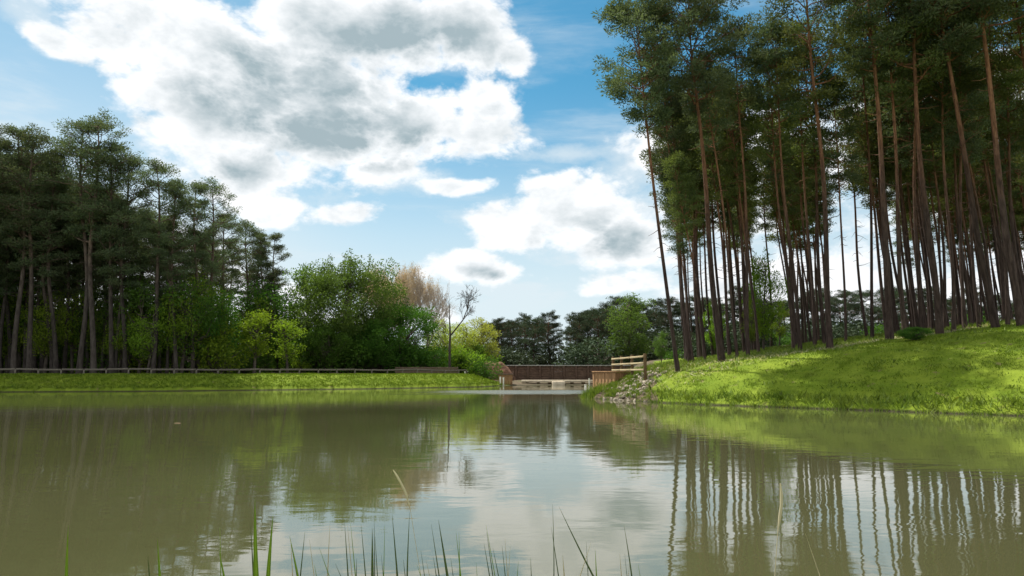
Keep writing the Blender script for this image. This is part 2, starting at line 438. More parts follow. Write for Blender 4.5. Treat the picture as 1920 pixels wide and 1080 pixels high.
# grass blades on the banks (nobody could count them)
def blades(name, pts, L, Wd, m, lean=.35):
    n = len(pts); P = np.column_stack([pts[:, 0], pts[:, 1], height(pts[:, 0], pts[:, 1]) - .01])
    a = rng.uniform(0, 2 * math.pi, n)
    S = np.column_stack([np.cos(a), np.sin(a), np.zeros(n)]) * (Wd * rng.uniform(.6, 1.3, n))[:, None]
    U = np.column_stack([rng.normal(0, lean, n), rng.normal(0, lean, n), np.ones(n)])
    Ln = (L * rng.uniform(.5, 1.4, n))[:, None]
    B = rng.normal(0, lean * .5, (n, 3)) * np.array([1, 1, 0])
    mid = P + U * Ln * .55; tip = P + (U + B) * Ln
    V = np.stack([P - S, P + S, mid + S * .7, tip, mid - S * .7], 1).reshape(-1, 3)
    return np_mesh(name, V, [np.arange(n * 5).reshape(-1, 5)], m)
def scatter(n, x0, x1, y0, y1, keep):
    x = rng.uniform(x0, x1, n); y = rng.uniform(y0, y1, n); d = sdist(x, y)
    k = keep(x, y, d); return np.column_stack([x[k], y[k]]), d[k]
p, d = scatter(420000, 5, 40, 14, 46, lambda x, y, d: (d > .1) & (d < crest_d(x) + 1.2) & (x > .212 * y + .5 * np.sin(y * 2.1) * .3) & (y > .55 * x + 2))
clump = .6 * np.sin(p[:, 0] * 5.1 + 2 * np.sin(p[:, 1] * 3.3)) * np.sin(p[:, 1] * 6.1 + p[:, 0]) + .7 * np.sin(p[:, 0] * 1.9 + 2 * np.sin(p[:, 1] * 1.1)) * np.sin(p[:, 1] * 2.3 + 1.5 * np.sin(p[:, 0] * .9))
k = rng.uniform(size=len(p)) < .35 + .3 * clump
p = p[k]; clump = clump[k]
g1 = blades('bank_grass', p, .065 + .06 * np.clip(clump, 0, 1), .015, M['grass'])
tag(g1, 'sunlit yellow green grass covering the sloping right bank', 'grass', kind='stuff')
p, d = scatter(300000, 4.2, 40, 12, 44, lambda x, y, d: (d > -.34) & (d < .8) & (y > .5 * x) & (x > .20 * y))
ck = np.sin(p[:, 0] * 3.3 + 2 * np.sin(p[:, 1] * 2.1)) * np.sin(p[:, 1] * 3.9 + p[:, 0])
p = p[rng.uniform(size=len(p)) < .65 + .35 * ck]
g2 = blades('edge_grass', p, .26, .018, M['edge_grass'], .45)
tag(g2, 'taller duller grass fringe where the right bank meets the water', 'grass', kind='stuff')
p, d = scatter(330000, -50, -1, 42, 78, lambda x, y, d: (d > .1) & (d < 5.6))
g3 = blades('shore_grass', p, .11, .028, M['grass'])
tag(g3, 'bright grass strip along the far left shore below the low rail', 'grass', kind='stuff')
p, d = scatter(120000, -50, -1, 42, 78, lambda x, y, d: (d > .0) & (d < .45))
g4 = blades('shore_fringe', p, .20, .03, M['edge_grass'], .35)
tag(g4, 'dark overhanging grass fringe at the waterline of the left shore', 'grass', kind='stuff')
p, d = scatter(60000, 8, 45, 25, 60, lambda x, y, d: (d > crest_d(x) - .6) & (d < crest_d(x) + 5))
g5 = blades('crest_grass', p, .28, .02, M['edge_grass'], .4)
tag(g5, 'rough straw and green growth under the pines along the bank crest', 'undergrowth', kind='stuff')

# ------------------------------------------------------------------ tree templates
def rand_unit(n): return nrm(rng.normal(size=(n, 3)))
def make_pine(H, r0, cs, CR, nl, needles, bend=.35, dens=70, stubs=22, bk='pine_bark'):
    """H height, r0 base radius, cs crown start (fraction), CR crown radius, nl limbs"""
    root = empty('pine_tree')
    k = 14; tt = np.linspace(0, 1, k)
    ph = rng.uniform(0, 6.28, 4)
    sx = bend * (np.sin(tt * 3.1 + ph[0]) - math.sin(ph[0])) + .12 * np.sin(tt * 9 + ph[1])
    sy = bend * (np.sin(tt * 2.7 + ph[2]) - math.sin(ph[2])) + .12 * np.sin(tt * 8 + ph[3])
    # keep both ends on the axis
    sx -= np.linspace(sx[0], sx[-1], k); sy -= np.linspace(sy[0], sy[-1], k)
    TP = np.column_stack([sx, sy, tt * H]); TP[0, 2] = -.4
    rad = r0 * (1 - tt) ** .75 * .92 + .03; rad[0] *= 1.35
    tr = Tubes(); tr.add(TP, rad, 9)
    def tpos(t): return np.array([np.interp(t, tt, TP[:, i]) for i in range(3)])
    def trad(t): return float(np.interp(t, tt, rad))
    br = Tubes(); C = []; Rr = []
    # main fork leaders in the crown
    for i in range(nl):
        u = (i + rng.uniform(0, 1)) / nl
        t0 = cs + (1 - cs) * u ** .85 * .97
        prof = math.sin(math.pi * (u * .78 + .14)) ** .7
        ln = CR * prof * rng.uniform(.55, 1.15)
        if u < .25: ln *= rng.uniform(.45, 1.1)
        az = i * 2.4 + rng.uniform(-.6, .6)
        e0 = rng.uniform(-.15, .45) + .5 * u
        p0 = tpos(t0); dr = np.array([math.cos(az) * math.cos(e0), math.sin(az) * math.cos(e0), math.sin(e0)])
        m_ = 5; pts = [p0]; dcur = dr.copy()
        for j in range(m_):
            dcur = nrm(dcur + rng.normal(0, .16, 3) + np.array([0, 0, .06])); pts.append(pts[-1] + dcur * ln / m_)
        pts = np.array(pts); rb = min(trad(t0) * .55, .03 + .022 * ln)
        br.add(pts, np.linspace(rb, .018, m_ + 1), 5)
        C.append(pts[-1]); Rr.append(rng.uniform(.38, .62))
        for j in range(2, m_ + 1):
            for sgn in (-1, 1):
                if rng.uniform() < .18: continue
                sd = nrm(np.cross(dcur, [0, 0, 1.])) * sgn
                dd = nrm(sd * rng.uniform(.6, 1.1) + dcur * .6 + np.array([0, 0, rng.uniform(-.1, .45)]))
                l2 = ln * rng.uniform(.16, .34) + .2
                q = np.array([pts[j], pts[j] + dd * l2 * .5 + rng.normal(0, .05, 3), pts[j] + dd * l2])
                br.add(q, [.022, .016, .010], 4)
                C.append(q[-1]); Rr.append(rng.uniform(.24, .52))
    # top tuft
    for _ in range(5): C.append(tpos(1.0) + rng.normal(0, .35, 3)); Rr.append(.5)
    # dead stubs on the bare stem
    for i in range(stubs):
        t0 = rng.uniform(.30, cs + .1); p0 = tpos(t0); az = rng.uniform(0, 6.28); ln = rng.uniform(.3, 1.5)
        dd = np.array([math.cos(az), math.sin(az), rng.uniform(-.35, .25)])
        q = np.array([p0, p0 + dd * ln * .5, p0 + dd * ln + np.array([0, 0, rng.uniform(-.25, .2)])])
        br.add(q, [.025, .016, .008], 4)
    C = np.array(C); Rr = np.array(Rr)
    cnt = (dens * 1.25 * (Rr / .5) ** 2).astype(int)
    idx = np.repeat(np.arange(len(C)), cnt); n = len(idx)
    off = rand_unit(n) * (rng.uniform(0, 1, n) ** .45)[:, None] * Rr[idx][:, None] * np.array([1.05, 1.05, .55])
    P = C[idx] + off
    D = nrm(off * 1.3 / Rr[idx][:, None] + np.array([0, 0, .45]) + rng.normal(0, .45, (n, 3)))
    V, Fc = leaves(P, D, rng.uniform(.14, .27, n), rng.uniform(.04, .085, n))
    tr.V += br.V; tr.Fq += [q + tr.n for q in br.Fq]
    a = tr.build('trunk', M[bk], root)
    c = np_mesh('crown', V, [Fc], needles, root)
    kids[root.name] = [a, c]
    root['H'] = H
    return root

def grow(br, tips, p, d, ln, r, lev, spread, up, nseg=4, kids_n=3, shrink=.68, minr=.008):
    pts = [p]; dc = d
    for j in range(nseg):
        dc = nrm(dc + rng.normal(0, .13, 3) + np.array([0, 0, up])); pts.append(pts[-1] + dc * ln / nseg)
    pts = np.array(pts); br.add(pts, np.linspace(r, max(r * .6, minr), nseg + 1), 6 if lev > 2 else 4)
    if lev <= 1:
        tips += [pts[-1], pts[-2]]
    if lev == 0: return
    for i in range(kids_n + (1 if lev > 2 else 0)):
        f = rng.uniform(.35, 1.0) if i else 1.0
        q = pts[0] * 0 + np.array([np.interp(f * nseg, np.arange(nseg + 1), pts[:, c]) for c in range(3)])
        dd = nrm(dc + rand_unit(1)[0] * spread)
        grow(br, tips, q, dd, ln * shrink * rng.uniform(.75, 1.15), max(r * .55, minr), lev - 1, spread, up, nseg, kids_n, shrink, minr)

def make_broadleaf(name, H, R0, leafmat, barkm, n_clump, clump_r, per, leaf, base=.08, shape='round', lev=3, droop=0.0, extra_up=0):
    """leafy crown: limbs reach clump centres spread through an uneven crown volume"""
    root = empty(name)
    tr = Tubes(); k = 8; tt = np.linspace(0, 1, k)
    TP = np.column_stack([.25 * np.sin(tt * 3 + rng.uniform(0, 6)), .25 * np.sin(tt * 2.6 + rng.uniform(0, 6)), tt * H * .86]); TP[:, :2] -= TP[0, :2]; TP[0, 2] = -.4
    r0 = .018 * H + .03
    tr.add(TP, r0 * (1 - tt * .85), 8)
    br = Tubes(); C = []; Rr = []
    lob = rand_unit(7); lob[:, 2] = np.abs(lob[:, 2]) * .8
    for i in range(n_clump):
        u = rand_unit(1)[0]
        rr = rng.uniform(.35, 1.0) ** .6
        bump = .74 + .36 * max(0, float(np.max(lob @ u)) - .45) / .55 + rng.uniform(-.08, .10)
        zc = .5 * (1 + base)
        z = u[2]
        if shape == 'round': wr = R0
        elif shape == 'cone': wr = R0 * (1.0 - .55 * max(z, 0))
        else: wr = R0
        c = np.array([u[0] * wr * rr * bump, u[1] * wr * rr * bump, H * zc + z * rr * bump * H * .5 * (1 - base)])
        C.append(c); Rr.append(clump_r * rng.uniform(.6, 1.3))
        zt = np.clip(c[2] - np.hypot(c[0], c[1]) * .8, .3, H * .84)
        s0 = np.array([np.interp(zt, TP[:, 2], TP[:, j]) for j in range(3)])
        mid = (s0 + c) / 2 + rng.normal(0, .12, 3) + np.array([0, 0, -.04 * H * rng.uniform(0, 1)])
        br.add([s0, (s0 + mid) / 2 + rng.normal(0, .06, 3), mid, (mid + c) / 2 + rng.normal(0, .06, 3), c], [.05 + .004 * H, .045, .035, .02, .01], 4)
    for i in range(extra_up):                                 # upright leaders poking through the top
        az = rng.uniform(0, 6.28); rr = rng.uniform(0, .55) * R0
        top = np.array([math.cos(az) * rr, math.sin(az) * rr, H * rng.uniform(.90, 1.08) - rr * .35])
        b0 = top * np.array([.8, .8, 0]) + np.array([0, 0, top[2] - H * .22])
        br.add([b0, (b0 + top) / 2, top], [.04, .025, .01], 4)
        for f in np.linspace(.1, 1, 7):
            C.append(b0 + (top - b0) * f + rng.normal(0, .1, 3)); Rr.append(clump_r * (.75 - .45 * f))
    C = np.array(C); Rr = np.array(Rr)
    cnt = np.maximum((per * (Rr / clump_r) ** 2).astype(int), 8)
    idx = np.repeat(np.arange(len(C)), cnt); n = len(idx)
    off = rand_unit(n) * (rng.uniform(0, 1, n) ** .42)[:, None] * Rr[idx][:, None] * np.array([1, 1, .8])
    P = C[idx] + off
    D = nrm(off / Rr[idx][:, None] + rng.normal(0, .7, (n, 3)) + np.array([0, 0, -droop]))
    V, Fc = leaves(P, D, leaf * rng.uniform(.7, 1.3, n), leaf * .5 * rng.uniform(.7, 1.2, n))
    tr.V += br.V; tr.Fq += [q + tr.n for q in br.Fq]
    a = tr.build('trunk', barkm, root); c = np_mesh('crown', V, [Fc], leafmat, root)
    kids[root.name] = [a, c]; root['H'] = H
    return root

def make_bare(name, H, r0, barkm, lev=5, spread=.55, buds=None, bn=0):
    root = empty(name); tr = Tubes(); tips = []
    k = 6; tt = np.linspace(0, 1, k); th = H * .30
    TP = np.column_stack([.1 * np.sin(tt * 4), .1 * np.sin(tt * 3), tt * th]); TP[0, 2] = -.4
    tr.add(TP, r0 * (1 - .3 * tt), 8)
    br = Tubes()
    for i in range(5):
        az = i * 1.26 + rng.uniform(-.3, .3); d = nrm(np.array([math.cos(az) * .62, math.sin(az) * .62, 1.0]))
        f = rng.uniform(.6, 1); p0 = np.array([np.interp(f, tt, TP[:, c]) for c in range(3)])
        grow(br, tips, p0, d, H * .28, r0 * .5, lev, spread, .03, 4, 3, .70, .012)
    tr.V += br.V; tr.Fq += [q + tr.n for q in br.Fq]
    a = tr.build('trunk', barkm, root); kids[root.name] = [a]
    if buds:
        T = np.array(tips); idx = np.repeat(np.arange(len(T)), bn); n = len(idx)
        P = T[idx] + rng.normal(0, .22, (n, 3)); V, Fc = leaves(P, rand_unit(n), .13, .08)
        kids[root.name].append(np_mesh('crown', V, [Fc], buds, root))
    root['H'] = H
    return root

used = set()
def plant(tpl, x, y, H=None, rz=None, top=None, name=None, girth=1.0, sxy=1.0, sink=0.0):
    """place a template (first use moves it, later uses copy it); top = target point of its tip"""
    if tpl.name in used:
        src = tpl; o = copy_tree(tpl)
    else:
        used.add(tpl.name); o = tpl; src = None
    z = H1(x, y) - sink
    o.location = (x, y, z)
    q = Matrix.Identity(3).to_quaternion()
    h0 = tpl['H']
    if top is not None:
        ax = Vector(top) - Vector((x, y, z)); H = ax.length
        q = Vector((0, 0, 1)).rotation_difference(ax.normalized())
    s = (H or h0) / h0
    o.rotation_mode = 'QUATERNION'
    from mathutils import Quaternion
    o.rotation_quaternion = q @ Quaternion((0, 0, 1), rz if rz is not None else rng.uniform(0, 6.28))
    o.scale = (s * sxy, s * sxy, s)
    if girth != 1.0:
        for ch in o.children:
            if ch.name.startswith('trunk'): ch.scale = (girth, girth, 1)
    return o

# ------------------------------------------------------------------ right hand pine stand
PT = [make_pine(22, .22, .64, 3.4, 38, M['pine_needles'], .35, 85),      # 0 dense high crown
      make_pine(23, .20, .58, 2.6, 36, M['pine_warm'], .35, 52), # 1 long crown
      make_pine(21, .18, .70, 2.2, 24, M['pine_needles'], .35, 55), # 2 small high crown
      make_pine(22, .19, .60, 2.4, 30, M['pine_warm'], .5, 50),     # 3
      make_pine(20, .17, .55, 2.0, 30, M['pine_needles'], .45, 50), # 4 narrow long
      make_pine(23, .26, .68, 4.3, 48, M['pine_needles'], .3, 100),  # 5 broad umbrella
      make_pine(19, .15, .62, 1.8, 24, M['pine_warm'], .5, 60)] # 6 slim
PI_ = [make_pine(18, .16, .56, 2.0, 34, M['pine_warm'], .45, 32), make_pine(18, .16, .62, 2.2, 30, M['pine_needles'], .4, 32),
       make_pine(19, .17, .58, 1.7, 34, M['pine_warm'], .5, 32)]

ORD = ['first', 'second', 'third', 'fourth', 'fifth', 'sixth', 'seventh', 'eighth', 'ninth', 'tenth', 'eleventh', 'twelfth', 'thirteenth',
       'fourteenth', 'fifteenth', 'sixteenth', 'seventeenth', 'eighteenth', 'nineteenth', 'twentieth', 'twenty-first', 'twenty-second',
       'twenty-third', 'twenty-fourth', 'twenty-fifth', 'twenty-sixth', 'twenty-seventh', 'twenty-eighth']
# base px, distance, (tip px, tip py), template, girth, description
front = [
 (1270, 37.5, (1190, 22), 0, .85, 'slender leaning pine at the left edge of the right stand, crown reaching over the water'),
 (1300, 43, (1262, 330), 4, .8, 'short slim pine just right of the outermost leaning trunk'),
 (1322, 41, (1262, 300), 6, .9, 'thin pine standing close left of the thick broad-crowned pine'),
 (1353, 37.5, (1290, 2), 5, 1.15, 'thick dark pine with the broadest umbrella crown, near the left of the right stand'),
 (1382, 39, (1318, 120), 2, .8, 'thin pine right beside the thick broad-crowned pine'),
 (1402, 40, (1378, 60), 2, .85, 'straight pine, sixth base from the left along the right bank crest'),
 (1422, 42, (1362, 170), 3, .8, 'slim reddish pine, seventh base from the left along the right bank crest'),
 (1487, 41, (1440, 110), 6, .9, 'slim pine just right of the bright green sapling on the crest'),
 (1500, 39, (1452, 60), 2, .9, 'pine pair member, ninth base from the left along the right bank crest'),
 (1527, 42, (1490, 60), 3, .8, 'slim pine close left of the tall straight pine with a long crown'),
 (1556, 37, (1508, -95), 1, 1.15, 'tall straight pine with a long full crown in the left half of the right stand'),
 (1586, 42, (1560, 150), 4, .8, 'slim pine just right of the tall straight pine with a long crown'),
 (1636, 42, (1612, -20), 2, .75, 'thin dark pine in front of the bright sky gap of the right stand'),
 (1668, 37, (1620, -110), 0, 1.2, 'thick dark pine right of the bright sky gap of the right stand'),
 (1700, 38, (1665, -60), 3, 1.0, 'straight pine between two thick dark trunks above the shaded grass'),
 (1731, 41, (1712, 20), 2, .95, 'slim pine close left of the thick pine above the shaded grass'),
 (1764, 36.5, (1695, -130), 1, 1.25, 'thick leaning pine above the middle of the shaded grass'),
 (1790, 40, (1765, 30), 6, 1.0, 'slim reddish pine just right of the thick leaning pine above the shaded grass'),
 (1812, 41, (1790, -40), 2, .85, 'slim pine, nineteenth base from the left along the right bank crest'),
 (1840, 40, (1800, 60), 4, .9, 'slim pine close left of the strongly leaning pine near the right edge'),
 (1871, 36, (1735, -120), 0, 1.15, 'thick strongly leaning pine near the right edge of the photo'),
 (1893, 38, (1850, -40), 3, .85, 'slim pine behind the strongly leaning thick pine near the right edge'),
 (1921, 35, (1815, -160), 5, 1.15, 'leaning pine with pale lit bark, rightmost trunk in the photo'),
 (1990, 37, (1890, -130), 1, 1.0, 'pine beyond the right edge whose branches hang into the picture'),
 (2070, 34, (2000, -150), 0, 1.0, 'outer pine standing to the right of the pale leaning trunk'),
]
for i, (bx, D, tp, ti, g, lab) in enumerate(front):
    x = (bx - 960) / F * D / math.cos(PITCH)
    # keep the base pixel honest for a point near the horizon
    b = at(bx, 650, D); x = b.x
    o = plant(PT[ti], x, D, top=at(tp[0], tp[1], D), girth=g * .62)
    tag(o, lab, 'pine tree', 'tall pines along the crest of the right bank')
rg = np.random.default_rng(21)
n_in = 0
for i in range(156):
    D = rg.uniform(43, 86); px = rg.uniform(1285, 2100) if i < 132 else rg.uniform(1655, 1960)
    if i < 12: px = rg.uniform(1285, 1450); D = rg.uniform(48, 64)
    if 1562 < px < 1660 and rg.uniform() < .85: continue
    b = at(px, 650, D)
    Hh = rg.uniform(17.0, 22.0)
    lean = rg.normal(-.035, .025) * Hh
    o = plant((PT + PI_ * 3)[[7, 8, 9, 4, 6, 7, 3, 8, 9][i % 9]], b.x, D, top=(b.x + lean, D + rg.normal(0, .4), H1(b.x, D) + Hh), girth=.62)
    tag(o, 'slim reddish brown pine deep inside the right stand behind the crest trees', 'pine tree', 'pines inside the right stand')

# ------------------------------------------------------------------ left hand pine stand
PL = [make_pine(21, .21, .50, 2.7, 34, M['pine_needles'], .4, 50, 20, 'dull_bark'),
      make_pine(20, .19, .42, 2.4, 38, M['pine_needles'], .45, 52, 20, 'dull_bark'),
      make_pine(19, .18, .55, 2.2, 26, M['pine_needles'], .5, 50, 20, 'dull_bark'),
      make_pine(18, .17, .38, 2.6, 38, M['pine_needles'], .3, 52, 16, 'dull_bark')]
lf = [(-30, 55, 235, 0), (28, 57, 250, 1), (58, 54, 262, 0), (108, 58, 290, 1), (150, 55, 240, 2), (178, 56, 232, 0), (212, 58, 275, 1), (236, 55, 300, 3),
      (288, 57, 312, 2), (332, 58, 345, 1), (362, 62, 352, 2), (392, 64, 350, 0), (424, 70, 405, 1), (455, 74, 425, 3), (482, 76, 440, 1), (520, 78, 445, 2)]
for i, (px, D, ty, ti) in enumerate(lf):
    b = at(px, 670, D); d_ = sdist(np.array([b.x]), np.array([D]))[0]
    while sdist(np.array([b.x]), np.array([D]))[0] < 5.5: D += .5; b = at(px, 670, D)
    tx = px + (6 if i % 3 else -4)
    o = plant(PL[ti], b.x, D, top=at(tx, ty, D), girth=1.0)
    tag(o, 'dark pine, %s of the front row of the left stand counted from the left edge' % ORD[i], 'pine tree', 'front pines of the left stand')
rg = np.random.default_rng(5)
for i in range(60):
    D = rg.uniform(58, 72) if i % 2 else rg.uniform(66, 98); px = rg.uniform(-160, 520)
    if px > 360 and D < 76: D += 14
    b = at(px, 670, D); top_y = 262 + max(0, px) * .40 + rg.uniform(10, 60)
    t_ = at(px + rg.uniform(-8, 8), top_y, D)
    if t_.z > 23: t_.z = 21 + rg.uniform(0, 2)
    o = plant(PL[i % 4], b.x, D, top=t_)
    tag(o, 'dark slim pine deeper in the left stand behind the front row', 'pine tree', 'pines deeper in the left stand')

for i in range(30):
    px = -230 + i * 21 + rg.uniform(-8, 8); D = 56.0; dd = rg.uniform(8.5, 13)
    while sdist(np.array([at(px, 670, D).x]), np.array([D]))[0] < dd: D += .4
    b = at(px, 670, D); top_y = 268 + max(0, px) * .42 + rg.uniform(0, 70); t_ = at(px + rg.uniform(-6, 6), top_y, D)
    if px < 0: t_.z = rg.uniform(17, 20)
    o = plant(PL[[1, 3, 0, 3][i % 4]], b.x, D, top=t_)
    tag(o, 'dark pine of the second row of the left stand, half hidden between front trunks', 'pine tree', 'second row pines of the left stand')
# leafy undergrowth trees between the left pines
BLm = make_broadleaf('sapling', 8, 2.0, M['midgreen'], M['grey_bark'], 46, .75, 80, .20, .10)
BLd = make_broadleaf('sapling', 7, 2.3, M['bush'], M['grey_bark'], 46, .85, 80, .20, .04)
BLl = make_broadleaf('sapling', 6, 1.5, M['lime'], M['grey_bark'], 34, .6, 70, .19, .12)
rg = np.random.default_rng(9)
for i in range(30):
    px = -60 + i * 20 + rg.uniform(-8, 8); D = rg.uniform(58.5, 64) if px < 420 else rg.uniform(68, 76)
    tpl = [BLm, BLd, BLm, BLd, BLm][i % 5]
    b = at(px, 670, D); Hh = rg.uniform(5.5, 10.5)
    o = plant(tpl, b.x, D, H=Hh, sxy=rg.uniform(.8, 1.1))
    tag(o, ('mid green' if tpl is BLm else 'dark green') + ' leafy young tree growing among the left pines', 'young tree', ('mid' if tpl is BLm else 'dark') + ' green understorey trees in the left stand')
for px, py, D, lab in ((205, 560, 64, 'bright green young tree between the left pines, farthest left of the bright ones'), (372, 575, 62, 'bright green young tree under the pines in the middle of the left stand'),
                       (330, 610, 63, 'low bright green young tree between pine trunks right of the middle of the left stand'), (478, 570, 66, 'bright green young tree in front of the right end of the left stand'),
                       (540, 585, 67, 'lime green young tree filling the gap between the left pines and the big willow')):
    b = at(px, 670, D); o = plant(BLl if px > 470 else BLm, b.x, D, top=at(px, py, D), sxy=1.1); tag(o, lab, 'young tree')
# low shrubs closing the wood near the ground
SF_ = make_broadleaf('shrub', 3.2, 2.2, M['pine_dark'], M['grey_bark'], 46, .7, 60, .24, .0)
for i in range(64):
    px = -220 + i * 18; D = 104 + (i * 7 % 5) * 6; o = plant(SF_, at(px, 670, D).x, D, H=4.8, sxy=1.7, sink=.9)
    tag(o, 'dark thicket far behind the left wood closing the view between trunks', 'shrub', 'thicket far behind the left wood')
SH_ = make_broadleaf('shrub', 3.2, 2.2, M['bush'], M['grey_bark'], 46, .7, 60, .22, .0)
SL_ = make_broadleaf('shrub', 3.0, 2.0, M['midgreen'], M['grey_bark'], 40, .7, 55, .22, .0)
for i in range(58):
    px = -170 + i * 19 + rg.uniform(-8, 8); D = [66, 80, 92][i % 3] + rg.uniform(-4, 4)
    if px > 500: D = [82, 90, 96][i % 3]
    b = at(px, 670, D); o = plant(SL_ if i % 2 == 0 else SH_, b.x, D, H=rg.uniform(2.8, 4.8), sxy=rg.uniform(1.0, 1.4), sink=.5)
    tag(o, ('mid green' if i % 2 == 0 else 'dark green') + ' low shrub on the shaded floor behind the low rail', 'shrub', ('mid' if i % 2 == 0 else 'dark') + ' green shrubs on the left wood floor')
# deep shade trees closing the left wood
for i in range(22):
    px = -150 + i * 33 + rg.uniform(-10, 10); D = rg.uniform(84, 100); b = at(px, 670, D)
    o = plant(BLd if i % 2 else BLm, b.x, D, H=rg.uniform(7, 11), sxy=1.3)
    tag(o, 'leafy tree far back in the left wood seen between the trunks', 'leafy tree', 'leafy trees at the back of the left wood')

# ------------------------------------------------------------------ centre group
def P_(px, D): return at(px, 670, D).x
W1 = make_broadleaf('willow_tree', 14, 6.2, M['willow'], M['grey_bark'], 230, 1.15, 150, .27, .02, extra_up=16)
D = 76; o = plant(W1, P_(652, D), D, top=at(650, 478, D)); tag(o, 'big grey green willow with feathery upright top, tallest of the leafy trees', 'willow tree')
W2 = make_broadleaf('broadleaf_tree', 10, 3.2, M['midgreen'], M['grey_bark'], 80, .9, 110, .24, .04, extra_up=4)
W4 = make_broadleaf('broadleaf_tree', 10, 3.2, M['willow'], M['grey_bark'], 80, .9, 110, .24, .04, extra_up=4)
D = 76; o = plant(W4, P_(578, D), D, top=at(574, 500, D)); tag(o, 'leafy green tree tucked against the left side of the big willow', 'leafy tree')
W3 = make_broadleaf('rounded_bush', 8.5, 4.6, M['bush'], M['grey_bark'], 150, .95, 150, .24, .0)
D = 79; o = plant(W3, P_(752, D), D, top=at(738, 562, D)); tag(o, 'dark green rounded bushy tree sloping down right of the willow', 'bushy tree')
o = plant(W3, P_(690, 75), 75, top=at(690, 590, 75), sxy=1.0); tag(o, 'dark green bushy growth at the foot of the big willow', 'bushy tree')
o = plant(W3, P_(620, 71.5), 71.5, top=at(620, 600, 71.5), sxy=.9); tag(o, 'dark green bushy growth under the left half of the big willow', 'bushy tree')
for px, D, h, lab in ((600, 73, 5, 'low dark green shrub at the left foot of the big willow'), (655, 74, 4.5, 'low dark green shrub in the middle below the big willow'),
                      (712, 76.5, 4.5, 'low dark green shrub between the willow and the rounded bushy tree'), (770, 79, 4.2, 'low dark green shrub under the rounded bushy tree'), (808, 80, 3.6, 'low dark green shrub at the right foot of the rounded bushy tree')):
    o = plant(SH_, P_(px, D), D, H=h, sxy=1.1, sink=.4); tag(o, lab, 'shrub')
LB = make_broadleaf('lime_shrub', 3, 1.2, M['lime'], M['grey_bark'], 26, .45, 60, .17, .02)
D = 70.5; o = plant(LB, P_(562, D), D, top=at(566, 656, D), sxy=1.0); tag(o, 'small bright lime shrub above the rail left of the willow foot', 'shrub')
BC = make_bare('budding_tree', 14, .28, M['pale_bark'], 5, .62, M['copper'], 6)
D = 88; o = plant(BC, P_(765, D), D, top=at(757, 486, D), sxy=.58); tag(o, 'copper brown budding tree rising behind the willow', 'budding tree')
o = plant(BC, P_(722, 90), 90, top=at(716, 488, 90), sxy=.5, rz=2.0); tag(o, 'pale copper budding tree half hidden behind the willow top', 'budding tree')
BB = make_bare('bare_tree', 13, .26, M['pale_bark'], 5, .58)
D = 86; o = plant(BB, P_(798, D), D, top=at(814, 508, D), sxy=.62); tag(o, 'pale leafless tree with fine upright twigs right of the copper tree', 'bare tree')
# dead leaning forked tree
def dead_fork():
    root = empty('dead_tree'); tr = Tubes()
    D = 77; b = at(843, 690, D); bz = H1(b.x, D)
    p = [at(x, y, D) - Vector((b.x, D, bz)) for x, y in ((843, 694), (843, 650), (844, 628), (843, 600), (843, 572))]
    p[0].z = -.3
    tr.add([v[:] for v in p], [.16, .14, .11, .07, .03], 7)
    br = Tubes(); tips = []
    q = [at(x, y, D) - Vector((b.x, D, bz)) for x, y in ((844, 630), (856, 615), (868, 600), (876, 580), (880, 565))]
    br.add([v[:] for v in q], [.10, .085, .07, .05, .03], 6)
    for v in q[2:]:
        for _ in range(4):
            grow(br, tips, np.array(v[:]), nrm(np.array([rng.uniform(-.5, 1), rng.normal(0, .4), 1.0])), 1.0, .03, 3, .6, .05, 3, 3, .7, .010)
    for v in p[3:]:
        for _ in range(3):
            grow(br, tips, np.array(v[:]), nrm(np.array([rng.normal(0, .5), rng.normal(0, .4), 1.0])), .7, .02, 2, .6, .05, 3, 2, .7, .010)
    tr.V += br.V; tr.Fq += [q + tr.n for q in br.Fq]
    tr.build('trunk', M['grey_bark'], root)
    root.location = (b.x, D, bz); return root
tag(dead_fork(), 'bare forked dead tree with a limb leaning right before the yellow green trees', 'dead tree')
YG = make_broadleaf('yellow_green_tree', 8, 2.7, M['yellowgreen'], M['grey_bark'], 80, .8, 100, .22, .06)
for px, py, D, sx_, lab in ((832, 594, 90, 1.1, 'yellow green tree behind the bare forked tree'), (903, 592, 99, 1.0, 'yellow green tree beside the far dark pines'), (872, 602, 96, 1.0, 'middle yellow green tree, half hidden by its two neighbours')):
    o = plant(YG, P_(px, D), D, top=at(px, py, D), sxy=sx_); tag(o, lab, 'leafy tree', 'yellow green trees at the far end')
o = plant(W3, P_(862, 82), 82, top=at(862, 664, 82), sxy=.8); tag(o, 'small rounded green bush at the foot of the yellow green trees', 'bush')
o = plant(BLd, P_(893, 95), 95, top=at(893, 636, 95), sxy=.8); tag(o, 'small dark green tree below the right yellow green tree', 'young tree')

for i in range(30):
    px = 1285 + i * 25 + rg.uniform(-9, 9); D = rg.uniform(74, 96)
    if 1566 < px < 1600: continue
    o = plant(SF_ if i % 3 else SH_, at(px, 670, D).x, D, H=rg.uniform(2.6, 5.0), sxy=1.2, sink=1.6)
    tag(o, 'dark shrub in the shade far behind the trunks of the right stand', 'shrub', 'shaded shrubs behind the right stand')
